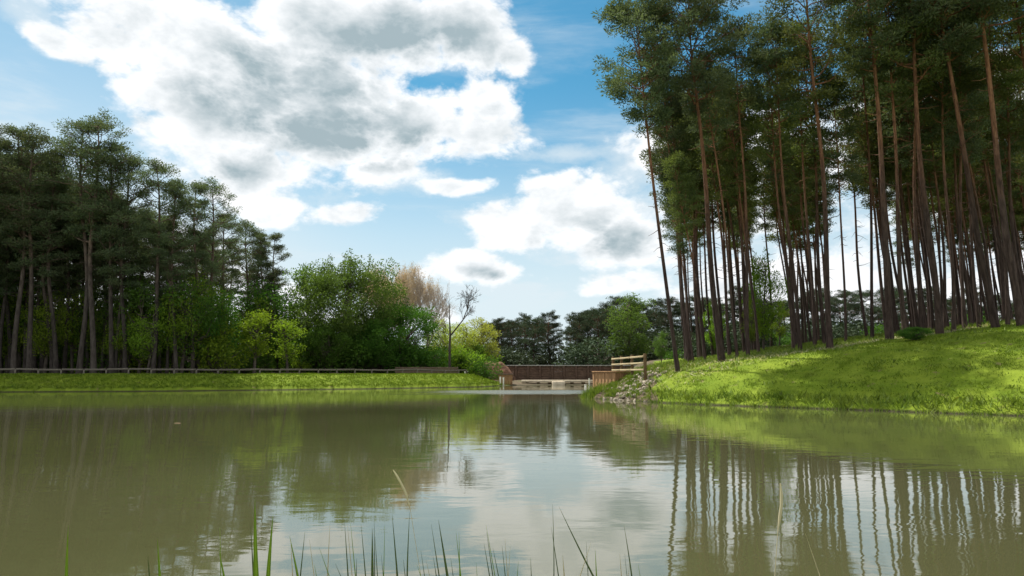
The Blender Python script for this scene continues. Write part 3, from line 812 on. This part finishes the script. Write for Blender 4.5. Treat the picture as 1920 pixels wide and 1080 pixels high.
# ------------------------------------------------------------------ far pines
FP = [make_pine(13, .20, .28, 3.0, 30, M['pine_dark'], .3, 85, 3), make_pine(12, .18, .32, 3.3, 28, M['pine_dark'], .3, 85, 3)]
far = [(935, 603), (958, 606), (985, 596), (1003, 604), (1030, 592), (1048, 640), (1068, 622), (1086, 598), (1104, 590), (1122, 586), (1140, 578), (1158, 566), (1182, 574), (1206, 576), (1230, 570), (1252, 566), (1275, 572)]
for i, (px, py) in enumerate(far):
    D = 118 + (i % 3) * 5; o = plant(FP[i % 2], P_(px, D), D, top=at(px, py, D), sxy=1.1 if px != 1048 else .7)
    tag(o, 'dark far pine behind the red brown wall, %s from the left of that row' % ORD[i], 'pine tree', 'far pines behind the red brown wall')
rg = np.random.default_rng(3)
for i in range(46):
    px = 1290 + i * 15.5 + rg.uniform(-6, 6); D = rg.uniform(112, 135)
    o = plant(FP[i % 2], P_(px, D), D, top=at(px, rg.uniform(545, 585), D), sxy=1.2)
    tag(o, 'distant dark pine seen low between the trunks of the right stand', 'pine tree', 'distant pines seen through the right stand')
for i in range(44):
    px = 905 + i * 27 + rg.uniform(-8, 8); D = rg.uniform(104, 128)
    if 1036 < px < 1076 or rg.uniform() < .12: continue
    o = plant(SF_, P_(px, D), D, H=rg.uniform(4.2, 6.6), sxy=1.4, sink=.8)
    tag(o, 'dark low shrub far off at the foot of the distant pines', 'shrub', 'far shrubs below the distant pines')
for i in range(26):
    px = 915 + i * 13.5; D = 134 + rg.uniform(0, 10)
    if 1040 < px < 1075: continue
    o = plant(FP[i % 2], P_(px, D), D, top=at(px, 612 - (20 if px > 1080 else 0), D), sxy=1.1)
    tag(o, 'distant dark pine in the row behind the far pines', 'pine tree', 'distant second row of far pines')
o = plant(W4, P_(1182, 104), 104, top=at(1182, 553, 104), sxy=1.1); tag(o, 'lighter green leafy tree rising among the far dark pines', 'leafy tree')
o = plant(W4, P_(1240, 70), 70, top=at(1240, 622, 70), sxy=.8); tag(o, 'low green leafy tree left of the outermost leaning pine', 'leafy tree')
for px, py, D, w, lab in ((1432, 470, 52, .55, 'tall narrow bright green young tree among the trunks of the right stand'), (1340, 560, 56, .8, 'mid green young tree behind the thick broad-crowned pine'),
                          (1462, 560, 58, .9, 'mid green young tree right of the tall narrow bright one'), (1410, 560, 50, .7, 'low leafy young tree left of the tall narrow bright one')):
    o = plant(W2 if px in (1432, 1340) else BLm, P_(px, D), D, top=at(px, py, D), sxy=w * (1.15 if px == 1432 else .9)); tag(o, lab, 'young tree')
o = plant(W3, P_(1718, 34.2), 34.2, H=.75, sxy=1.9); tag(o, 'low dark bush at the foot of the pines above the shaded grass', 'bush')

# ------------------------------------------------------------------ built things
def post(name, x, y, h, w, m, parent=None, z=None, rz=0):
    b = Boxes(); b.box((0, 0, h / 2 - .2), (w, w, h + .4), 0, 0, w * .12)
    o = b.build(name, m, parent); o.location = (x, y, H1(x, y) if z is None else z); o.rotation_euler.z = rz; return o
# low rail along the left shore
def low_rail():
    pts = []
    ls = np.array(left_shore[1:] + [(-1.8, 77)])
    seg = np.cumsum([0] + [float(np.hypot(*(ls[i + 1] - ls[i]))) for i in range(len(ls) - 1)])
    n = int(seg[-1] / 1.75)
    def pos(s):
        p = np.array([np.interp(s, seg, ls[:, 0]), np.interp(s, seg, ls[:, 1])])
        return p + np.array([-.44, .90]) * 4.6
    root = empty('low_rail_fence', (*pos(0), 1.3)); r0 = Vector(root.location)
    for i in range(-6, n - 2):
        s = i * 1.75
        a = pos(max(s, 0)) + (0 if s >= 0 else s * np.array([.97, .25])); e = pos(max(s + 1.75, 0)) + (0 if s + 1.75 >= 0 else (s + 1.75) * np.array([.97, .25]))
        za, ze = H1(*a), H1(*e)
        o = post('post', 0, 0, .42, .12, M['weathered'], root, 0); o.location = Vector((a[0], a[1], za)) - r0
        dv = Vector((e[0] - a[0], e[1] - a[1], ze - za)); L = dv.length
        b = Boxes(); b.box((0, 0, 0), (L - .06, .10, .15), 0, 0, .015)
        r = b.build('rail', M['weathered'], root)
        mid = Vector(((a[0] + e[0]) / 2, (a[1] + e[1]) / 2, (za + ze) / 2 + .44 + random.uniform(-.025, .025))) - r0
        r.location = mid; r.rotation_euler = (0, -math.asin(dv.z / L) + random.uniform(-.01, .01), math.atan2(dv.y, dv.x))
    return root
tag(low_rail(), 'long low weathered timber rail on short posts along the left bank', 'rail fence')

# board fence behind the rail
def board_fence(px0, px1, D, ytop, label, m):
    a = at(px0, 695, D); e = at(px1, 695, D); n = int((e.x - a.x) / 1.8); z = H1((a.x + e.x) / 2, D)
    root = empty('board_fence', (a.x, D, z)); h = at(px0, ytop, D).z - z
    w = (e.x - a.x) / n
    for i in range(n + 1): post('post', i * w, 0, h + .06, .10, M['brown_board'], root, 0)
    for i in range(n):
        b = Boxes()
        for k in range(5): b.box((w * (i + .5), -.07, .12 + k * h * .2), (w - .02, .025, h * .17), 0, 0, .004)
        b.build('board_panel', m, root)
    tag(root, label, 'fence')
board_fence(742, 858, 73.8, 689, 'brown horizontal board fence behind the low rail right of the willow', M['brown_board'])

# red brown timber wall at the far end
def far_wall():
    D = 92.3; a = at(900, 690, D); e = at(1215, 690, D); zt = at(1000, 686, D).z
    root = empty('retaining_wall', (a.x, D, 0)); Lx = e.x - a.x; n = 14; w = Lx / n
    for i in range(n):
        b = Boxes(); nb = 9
        for k in range(nb):
            b.box((w * (i + .5), random.uniform(-.02, .02), .1 + (k + .5) * (zt - .15) / nb), (w - .02, .12, (zt - .15) / nb * .985), 0, 0, .01)
        b.build('timber_panel', M['red_timber'], root)
        post('post', w * i, -.12, zt + .02, .2, M['red_timber'], root, 0)
    b = Boxes(); b.box((Lx / 2, -.05, zt + .05), (Lx + .3, .36, .10), 0, 0, .01); b.build('coping', M['grey_rail'], root)
    tag(root, 'long red brown timber retaining wall with pale coping at the far end of the lake', 'wall')
far_wall()
def lumpy(name, cx, cy, rx, ry, rz_, m, seed, z=0, n=40):
    r = np.random.default_rng(seed); ph = r.uniform(0, 6, 12)
    u = np.linspace(-1, 1, n); X, Y = np.meshgrid(u, u); rad = np.sqrt(X ** 2 + Y ** 2)
    Z = np.clip(1 - rad ** 2.4, 0, 1) ** .8 * (1 + .12 * np.sin(X * 5 + ph[0]) * np.sin(Y * 6 + ph[1]) + .06 * np.sin(X * 13 + ph[2]) * np.sin(Y * 12 + ph[3])) + .02 * r.normal(size=X.shape)
    Z = np.where(rad > 1, -.1, Z)
    i = (np.arange(n - 1)[:, None] * n + np.arange(n - 1)[None, :]); q = np.stack([i, i + 1, i + n + 1, i + n], -1).reshape(-1, 4)
    o = np_mesh(name, np.stack([X * rx, Y * ry, Z * rz_], -1).reshape(-1, 3), [q], m, None, True); o.location = (cx, cy, z); return o
mx = at(922, 690, 90); o = lumpy('mound', mx.x, 90, 3.3, 2.2, at(922, 680, 90).z - .3, M['red_earth'], 4, .3); tag(o, 'rounded mound of red brown earth at the left end of the far wall', 'mound', kind='structure')
# low red timber fence in front of the mound
def low_timbers():
    D = 84.5; a = at(880, 700, D); e = at(962, 700, D); z = H1((a.x + e.x) / 2, D)
    root = empty('timber_barrier', (a.x, D, z)); Lx = e.x - a.x
    for i in range(5): post('post', Lx * i / 4, .12, at(900, 696, D).z - z, .12, M['red_timber'], root, 0)
    for k in range(2):
        b = Boxes(); b.box((Lx / 2, 0, .32 + k * .42), (Lx + .2, .07, .16), 0, 0, .01); b.build('rail', M['red_timber'], root)
    tag(root, 'low red brown two rail barrier in front of the earth mound', 'fence')
low_timbers()
def sluice():
    D = 78.6; a = at(948, 710, D); root = empty('sluice_box', (a.x, D, .1)); h = at(948, 702, D).z - .1
    for sx in (-.75, .75):
        b = Boxes(); b.box((sx, 0, h / 2 - .2), (.1, 1.0, h + .4)); b.build('side_wall', M['rust_board'], root)
    b = Boxes()
    for k in range(6): b.box((-.59 + k * .236, -.45, h / 2 - .2), (.225, .06, h + .34), 0, 0, .006)
    b.build('board_front', M['rust_board'], root)
    b = Boxes(); b.box((0, -.1, h + .03), (1.7, 1.1, .05)); b.build('lid', M['weathered'], root)
    tag(root, 'small brown boarded sluice box on the far shore before the red mound', 'sluice')
sluice()
def weir():
    D = 81.2; a = at(978, 715, D); e = at(1125, 715, D); root = empty('weir', (a.x, D, 0)); Lx = e.x - a.x; zt = at(1000, 712.5, D).z
    b = Boxes(); b.box((Lx / 2, 0, zt - .14), (Lx, 1.2, .28), 0, 0, .03); b.build('slab', M['concrete'], root)
    b = Boxes()
    for k in range(7): b.box((Lx * (k + .5) / 7, .1, (zt - .28) / 2 - .2), (.35, .8, zt - .28 + .4), 0, 0, .03)
    b.build('piers', M['dark_wood'], root)
    c = at(1047, 718, D - .9); b = Boxes(); b.box((c.x - a.x, -1.05, (zt - .1) / 2 - .25), (1.5, .8, zt + .3), 0, 0, .06); b.build('block', M['concrete'], root)
    tag(root, 'pale concrete weir slab with a block, low across the far end of the water', 'weir')
weir()
for px, pb, pt, D, m, lab in ((1098, 733, 722, 57, 'white_paint', 'white marker post in the water just left of the rusty boards'), (938, 717, 707, 76.6, 'white_paint', 'left of two short pale posts beside the sluice box'),
                           (944, 717, 708, 76.6, 'white_paint', 'right of two short pale posts beside the sluice box'), (874, 708, 697, 76.5, 'white_paint', 'pale square post at the end of the low rail'),
                           (867, 711, 705, 75.6, 'white_paint', 'tiny white post on the grass tip left of the pale square post'), (1105, 716, 710, 79.5, 'white_paint', 'small pale post in front of the weir by the rusty boards')):
    a = at(px, pb, D); z0 = a.z; zt = at(px, pt, D).z
    w = .16 if px != 874 else .34
    root = empty('marker_post', (a.x, D, z0)); h = zt - z0
    b = Boxes(); b.box((0, 0, h / 2 - .3), (w, w, h + .6)); b.build('shaft', M[m], root)
    b = Boxes(); b.box((0, 0, h + .022), (w * 1.25, w * 1.25, .04)); b.build('cap', M[m], root)
    tag(root, lab, 'post')

# rusty sheet piled corner at the end of the right bank
def pile_wall():
    zt = at(1130, 699, 41.5).z
    A = at(1112, 720, 42.5); B = at(1153, 720, 40.6); C_ = at(1186, 720, 42.6)
    root = empty('sheet_pile_wall', (B.x, B.y, 0))
    for nm, p, q in (('left_face', A, B), ('right_face', B, C_)):
        L = math.hypot(q.x - p.x, q.y - p.y); n = int(L / .16); b = Boxes(); az = math.atan2(q.y - p.y, q.x - p.x)
        for k in range(n):
            f = (k + .5) / n; off = .025 * (k % 2)
            x = p.x + (q.x - p.x) * f - B.x - math.sin(az) * off; y = p.y + (q.y - p.y) * f - B.y + math.cos(az) * off
            b.box((x, y, zt / 2 - .5), (L / n * .97, .05, zt + 1.0 + random.uniform(-.01, .01)), az, 0, .006)
        b.build('board_face', M['rust_board'], root)
    b = Boxes()
    for p, q in ((A, B), (B, C_)):
        L = math.hypot(q.x - p.x, q.y - p.y); az = math.atan2(q.y - p.y, q.x - p.x)
        b.box(((p.x + q.x) / 2 - B.x, (p.y + q.y) / 2 - B.y, zt + .06), (L + .05, .16, .08), az, 0, .01)
    b.build('capping', M['rust_board'], root)
    tag(root, 'rusty brown vertical board wall with a corner at the tip of the right bank', 'wall')
pile_wall()
# post and rail fence above it
def rail_fence():
    P0 = at(1210, 700, 37.6); P1 = at(1150, 700, 45.5)
    root = empty('rail_fence', (P0.x, P0.y, 0))
    n = 3; ztop = at(1210, 663, 37.6).z
    fr = [0, .36, .70, 1.0]; L = math.hypot(P1.x - P0.x, P1.y - P0.y); az = math.atan2(P1.y - P0.y, P1.x - P0.x)
    for i, f in enumerate(fr):
        x = (P1.x - P0.x) * f; y = (P1.y - P0.y) * f
        zb = H1(P0.x + x, P0.y + y) - .3 if i else at(1210, 709, 37.6).z - .3
        h = ztop - zb; b = Boxes(); b.box((0, 0, h / 2), (.15, .15, h), 0, 0, .012); o = b.build('post', M['dark_wood'], root); o.location = (x, y, zb); o.rotation_euler.z = az
    nrm_ = Vector((math.sin(az), -math.cos(az))) * .10
    if nrm_.y > 0: nrm_ = -nrm_
    for i in range(3):
        for k in range(3):
            f0, f1 = fr[i], fr[i + 1]; f = (f0 + f1) / 2
            b = Boxes(); b.box((0, 0, 0), ((f1 - f0) * L - .02, .045, .11), 0, 0, .008)
            r = b.build('rail', M['new_wood'], root); r.rotation_euler.z = az
            r.location = ((P1.x - P0.x) * f + nrm_.x, (P1.y - P0.y) * f + nrm_.y, ztop - .16 - k * .37)
    tag(root, 'pale timber three rail fence with dark posts above the rusty board wall', 'rail fence')
rail_fence()
# rubble slope
import bmesh
def rock_mesh(seed):
    r = random.Random(seed); bm = bmesh.new(); bmesh.ops.create_icosphere(bm, subdivisions=1, radius=1)
    for v in bm.verts: v.co *= r.uniform(.72, 1.15)
    bm.transform(Matrix.Diagonal((1, r.uniform(.6, .9), r.uniform(.5, .75), 1)))
    me = bpy.data.meshes.new('rock'); bm.to_mesh(me); bm.free(); me.materials.append(M['stone']); return me
RM = [rock_mesh(i) for i in range(6)]
rg = np.random.default_rng(11)
cnt = 0
while cnt < 290:
    f = rg.uniform(0, 1) ** .9
    px = 1150 + f * 80 + rg.normal(0, 15); D = 35.4 + f * 3.4 + rg.normal(0, 1.0)
    b = at(px, 720, D); x = b.x
    if sdist(np.array([x]), np.array([D]))[0] < -.35: continue
    s = rg.uniform(.05, .17)
    o = bpy.data.objects.new('rock', RM[cnt % 6]); col.objects.link(o)
    o.location = (x, D, max(H1(x, D), -.02) + s * .25); o.scale = (s, s, s); o.rotation_euler = tuple(rg.uniform(0, 6.28, 3))
    tag(o, 'pale broken stone in the rubble slope below the rail fence', 'stone', 'rubble stones below the rail fence'); cnt += 1
rgx = rg.uniform(at(1160, 700, 37).x, at(1236, 700, 37).x, 1400); rgy = rg.uniform(35, 39.5, 1400)
ck = (np.sin(rgx * 5 + rgy * 3) * np.sin(rgy * 6 - rgx * 2) > .35) & (sdist(rgx, rgy) > .1)
g = blades('rubble_weeds', np.column_stack([rgx[ck], rgy[ck]]), .16, .014, M['edge_grass'], .5); tag(g, 'sparse weeds and grass between the rubble stones', 'weeds', kind='stuff')
p, d = scatter(26000, 4.0, 8.2, 34, 42, lambda x, y, d: (d > -.1) & (x > .115 * y) & (x < .205 * y))
kk = (np.sin(p[:, 0] * 4 + p[:, 1] * 2.2) * np.sin(p[:, 1] * 3.1 - p[:, 0]) + rng.uniform(-.4, .4, len(p))) > .05
g = blades('slope_grass', p[kk], .17, .015, M['edge_grass'], .5); tag(g, 'rough grass on the bare slope between the board wall and the rubble', 'grass', kind='stuff')
# reed clump at the tip
pts = np.column_stack([rg.normal(at(1108, 740, 39.6).x, .30, 500), rg.normal(39.6, .5, 500)])
g = blades('sedge_clump', pts, .42, .022, M['edge_grass'], .35); g.location.z = .12
tag(g, 'dark green sedge clump at the waterline left of the rusty board wall', 'sedge', kind='stuff')
pts = np.column_stack([rg.normal(at(1160, 700, 42.9).x, .8, 700), rg.normal(43.3, .35, 700)])
g = blades('bank_tuft', pts, .40, .02, M['edge_grass'], .4); tag(g, 'yellow green rough grass on top of the rusty board wall', 'grass', kind='stuff')

# needle litter, fallen cones and dead stems along the crest (one uncountable mass)
p, d = scatter(30000, 6, 42, 22, 52, lambda x, y, d: (d > crest_d(x) - 2.2) & (d < crest_d(x) + 4) & (x > .212 * y))
g = blades('needle_litter', p, .16, .012, M['dry_reed'], 1.1); tag(g, 'pale dead stems and needle litter along the foot of the right hand pines', 'litter', kind='stuff')
p, d = scatter(60000, 5, 42, 14, 46, lambda x, y, d: (d > .3) & (d < crest_d(x)) & (x > .212 * y))
kk = np.sin(p[:, 0] * 1.3 + 2) * np.sin(p[:, 1] * 1.7 + p[:, 0] * .6) + rng.uniform(-.5, .5, len(p)) > .75
g = blades('bank_weeds', p[kk], .17, .022, M['edge_grass'], .7); tag(g, 'darker weeds scattered in patches through the right bank turf', 'weeds', kind='stuff')
# ------------------------------------------------------------------ reeds in the foreground
def reed(tip, base_px, D, w, m, name='reed', bend=0.0, zb=None):
    t_ = at(tip[0], tip[1], D); b_ = at(base_px, 1085, D); dirv = (t_ - b_)
    z0 = .02 if zb is None else zb
    k = (b_.z - z0) / max(dirv.z, .05); b0 = b_ - Vector((dirv.x * k * .5, 0, b_.z - z0))
    n = 12; V = []
    side = Vector((1, .35, 0)).normalized()
    for i in range(n + 1):
        f = i / n
        p = b0.lerp(t_, f); c = math.sin(math.pi * f) * bend
        p = p + Vector((c, 0, 0)); ww = w * 1.7 * (1 - f ** 2.2) * .5 + .0004
        V += [p - side * ww - b0, p + Vector((0, ww * .5, 0)) - b0, p + side * ww - b0]
    Fq = []
    for i in range(n):
        a = i * 3; Fq += [[a, a + 1, a + 4, a + 3], [a + 1, a + 2, a + 5, a + 4], [a + 2, a, a + 3, a + 5]]
    o = np_mesh(name, [v[:] for v in V], [np.array(Fq)], m, None, True); o.location = b0; return o
big = [((478, 935), 490, 3.4, .020, 'reed', 'tallest broad bright green reed blade at the lower left'),
       ((512, 965), 506, 3.5, .018, 'reed', 'broad green reed blade right beside the tallest one'),
       ((410, 1030), 425, 3.3, .014, 'reed', 'dark short green blade left of the tallest reed'),
       ((543, 1005), 565, 3.5, .012, 'reed', 'green blade leaning left, right of the two broad reeds'),
       ((128, 985), 132, 3.2, .014, 'reed', 'single faint green blade near the lower left corner'),
       ((295, 1010), 301, 3.2, .014, 'reed', 'bright green blade between the left corner and the tall reeds'),
       ((277, 1040), 280, 3.3, .010, 'dark_reed', 'dark thin blade just left of the bright middle-left blade'),
       ((822, 975), 847, 3.2, .012, 'dark_reed', 'dark leaning blade near the bottom centre'),
       ((698, 990), 702, 3.4, .014, 'dark_reed', 'grey green flat blade in the reflected cloud left of centre'),
       ((735, 962), 750, 3.6, .007, 'dark_reed', 'thin dark stem leaning left beside the straight centre stem'),
       ((768, 960), 768, 3.6, .006, 'dark_reed', 'thin straight dark stem rising under the floating pale stalk'),
       ((1048, 950), 1148, 3.5, .009, 'dark_reed', 'long dark blade arching down to the right below the centre'),
       ((1170, 985), 1184, 3.6, .007, 'dark_reed', 'thin dark stem standing alone right of the long leaning blade'),
       ((1116, 1030), 1118, 3.3, .009, 'reed', 'short green blade under the long leaning blade'),
       ((1055, 1040), 1060, 3.2, .012, 'dry_reed', 'orange brown dry blade with green tip below the centre'),
       ((1108, 1018), 1066, 3.25, .006, 'dry_reed', 'thin pale straw leaning right across the dry blade'),
       ((1510, 1000), 1552, 3.5, .007, 'dry_reed', 'thin brown straw leaning left in the lower right water'),
       ((1036, 945), 1034, 3.8, .004, 'dark_reed', 'hair thin pale stem beside the top of the long leaning blade')]
for tip, bx, D, w, m, lab in big:
    o = reed(tip, bx, D, w, M[m], bend=random.uniform(-.015, .015)); tag(o, lab, 'reed', 'reed blades at the near water edge')
rg = np.random.default_rng(2)
for i in range(46):
    px = rg.uniform(590, 960) if i < 34 else (rg.uniform(960, 1260) if i < 42 else rg.uniform(300, 560)); D = rg.uniform(3.3, 4.4)
    o = reed((px + rg.normal(-6, 9), rg.uniform(975, 1060)), px + 4, D, rg.uniform(.003, .006), M[['dark_reed', 'reed', 'dark_reed', 'dry_reed'][i % 4]], 'reed')
    tag(o, 'hair thin reed stem in the reflected clouds along the bottom of the photo', 'reed', 'thin reed stems at the near water edge')
def straw(name, pts, D, w, label):
    P = [at(x, y, D) for x, y in pts]; b0 = P[-1].copy(); t = Tubes()
    n = len(P); t.add([(p - b0)[:] for p in P], [w * .35] + [w] * (n - 3) + [w * .22, w * .22], 6)
    o = t.build(name, M['dry_reed']); o.location = b0; tag(o, label, 'stalk')
def low_on_water(px, py): x, y = onz(px, py, .01); return x, y
straw('dry_stalk', [(737, 881), (744, 892), (752, 906), (758, 918), (762, 928), (770, 960), (790, 1085)], 4.2, .0075, 'pale dry stalk leaning over the reflected copper tree left of centre')
straw('dry_stalk', [(1463, 906), (1465, 925), (1465, 948), (1462, 970), (1458, 1000), (1452, 1090)], 4.0, .008, 'pale upright dry stalk over the reflected right hand trunks')
for (px, py), lab in (((333, 793), 'small dark floating leaf on the left water'),):
    x, y = onz(px, py, .01); o = lumpy('floating_leaf', x, y, .10 if px > 200 else .035, .05 if px > 200 else .03, .012, M['dark_wood'] if px > 200 else M['dry_reed'], 8, .004, 9); tag(o, lab, 'leaf')
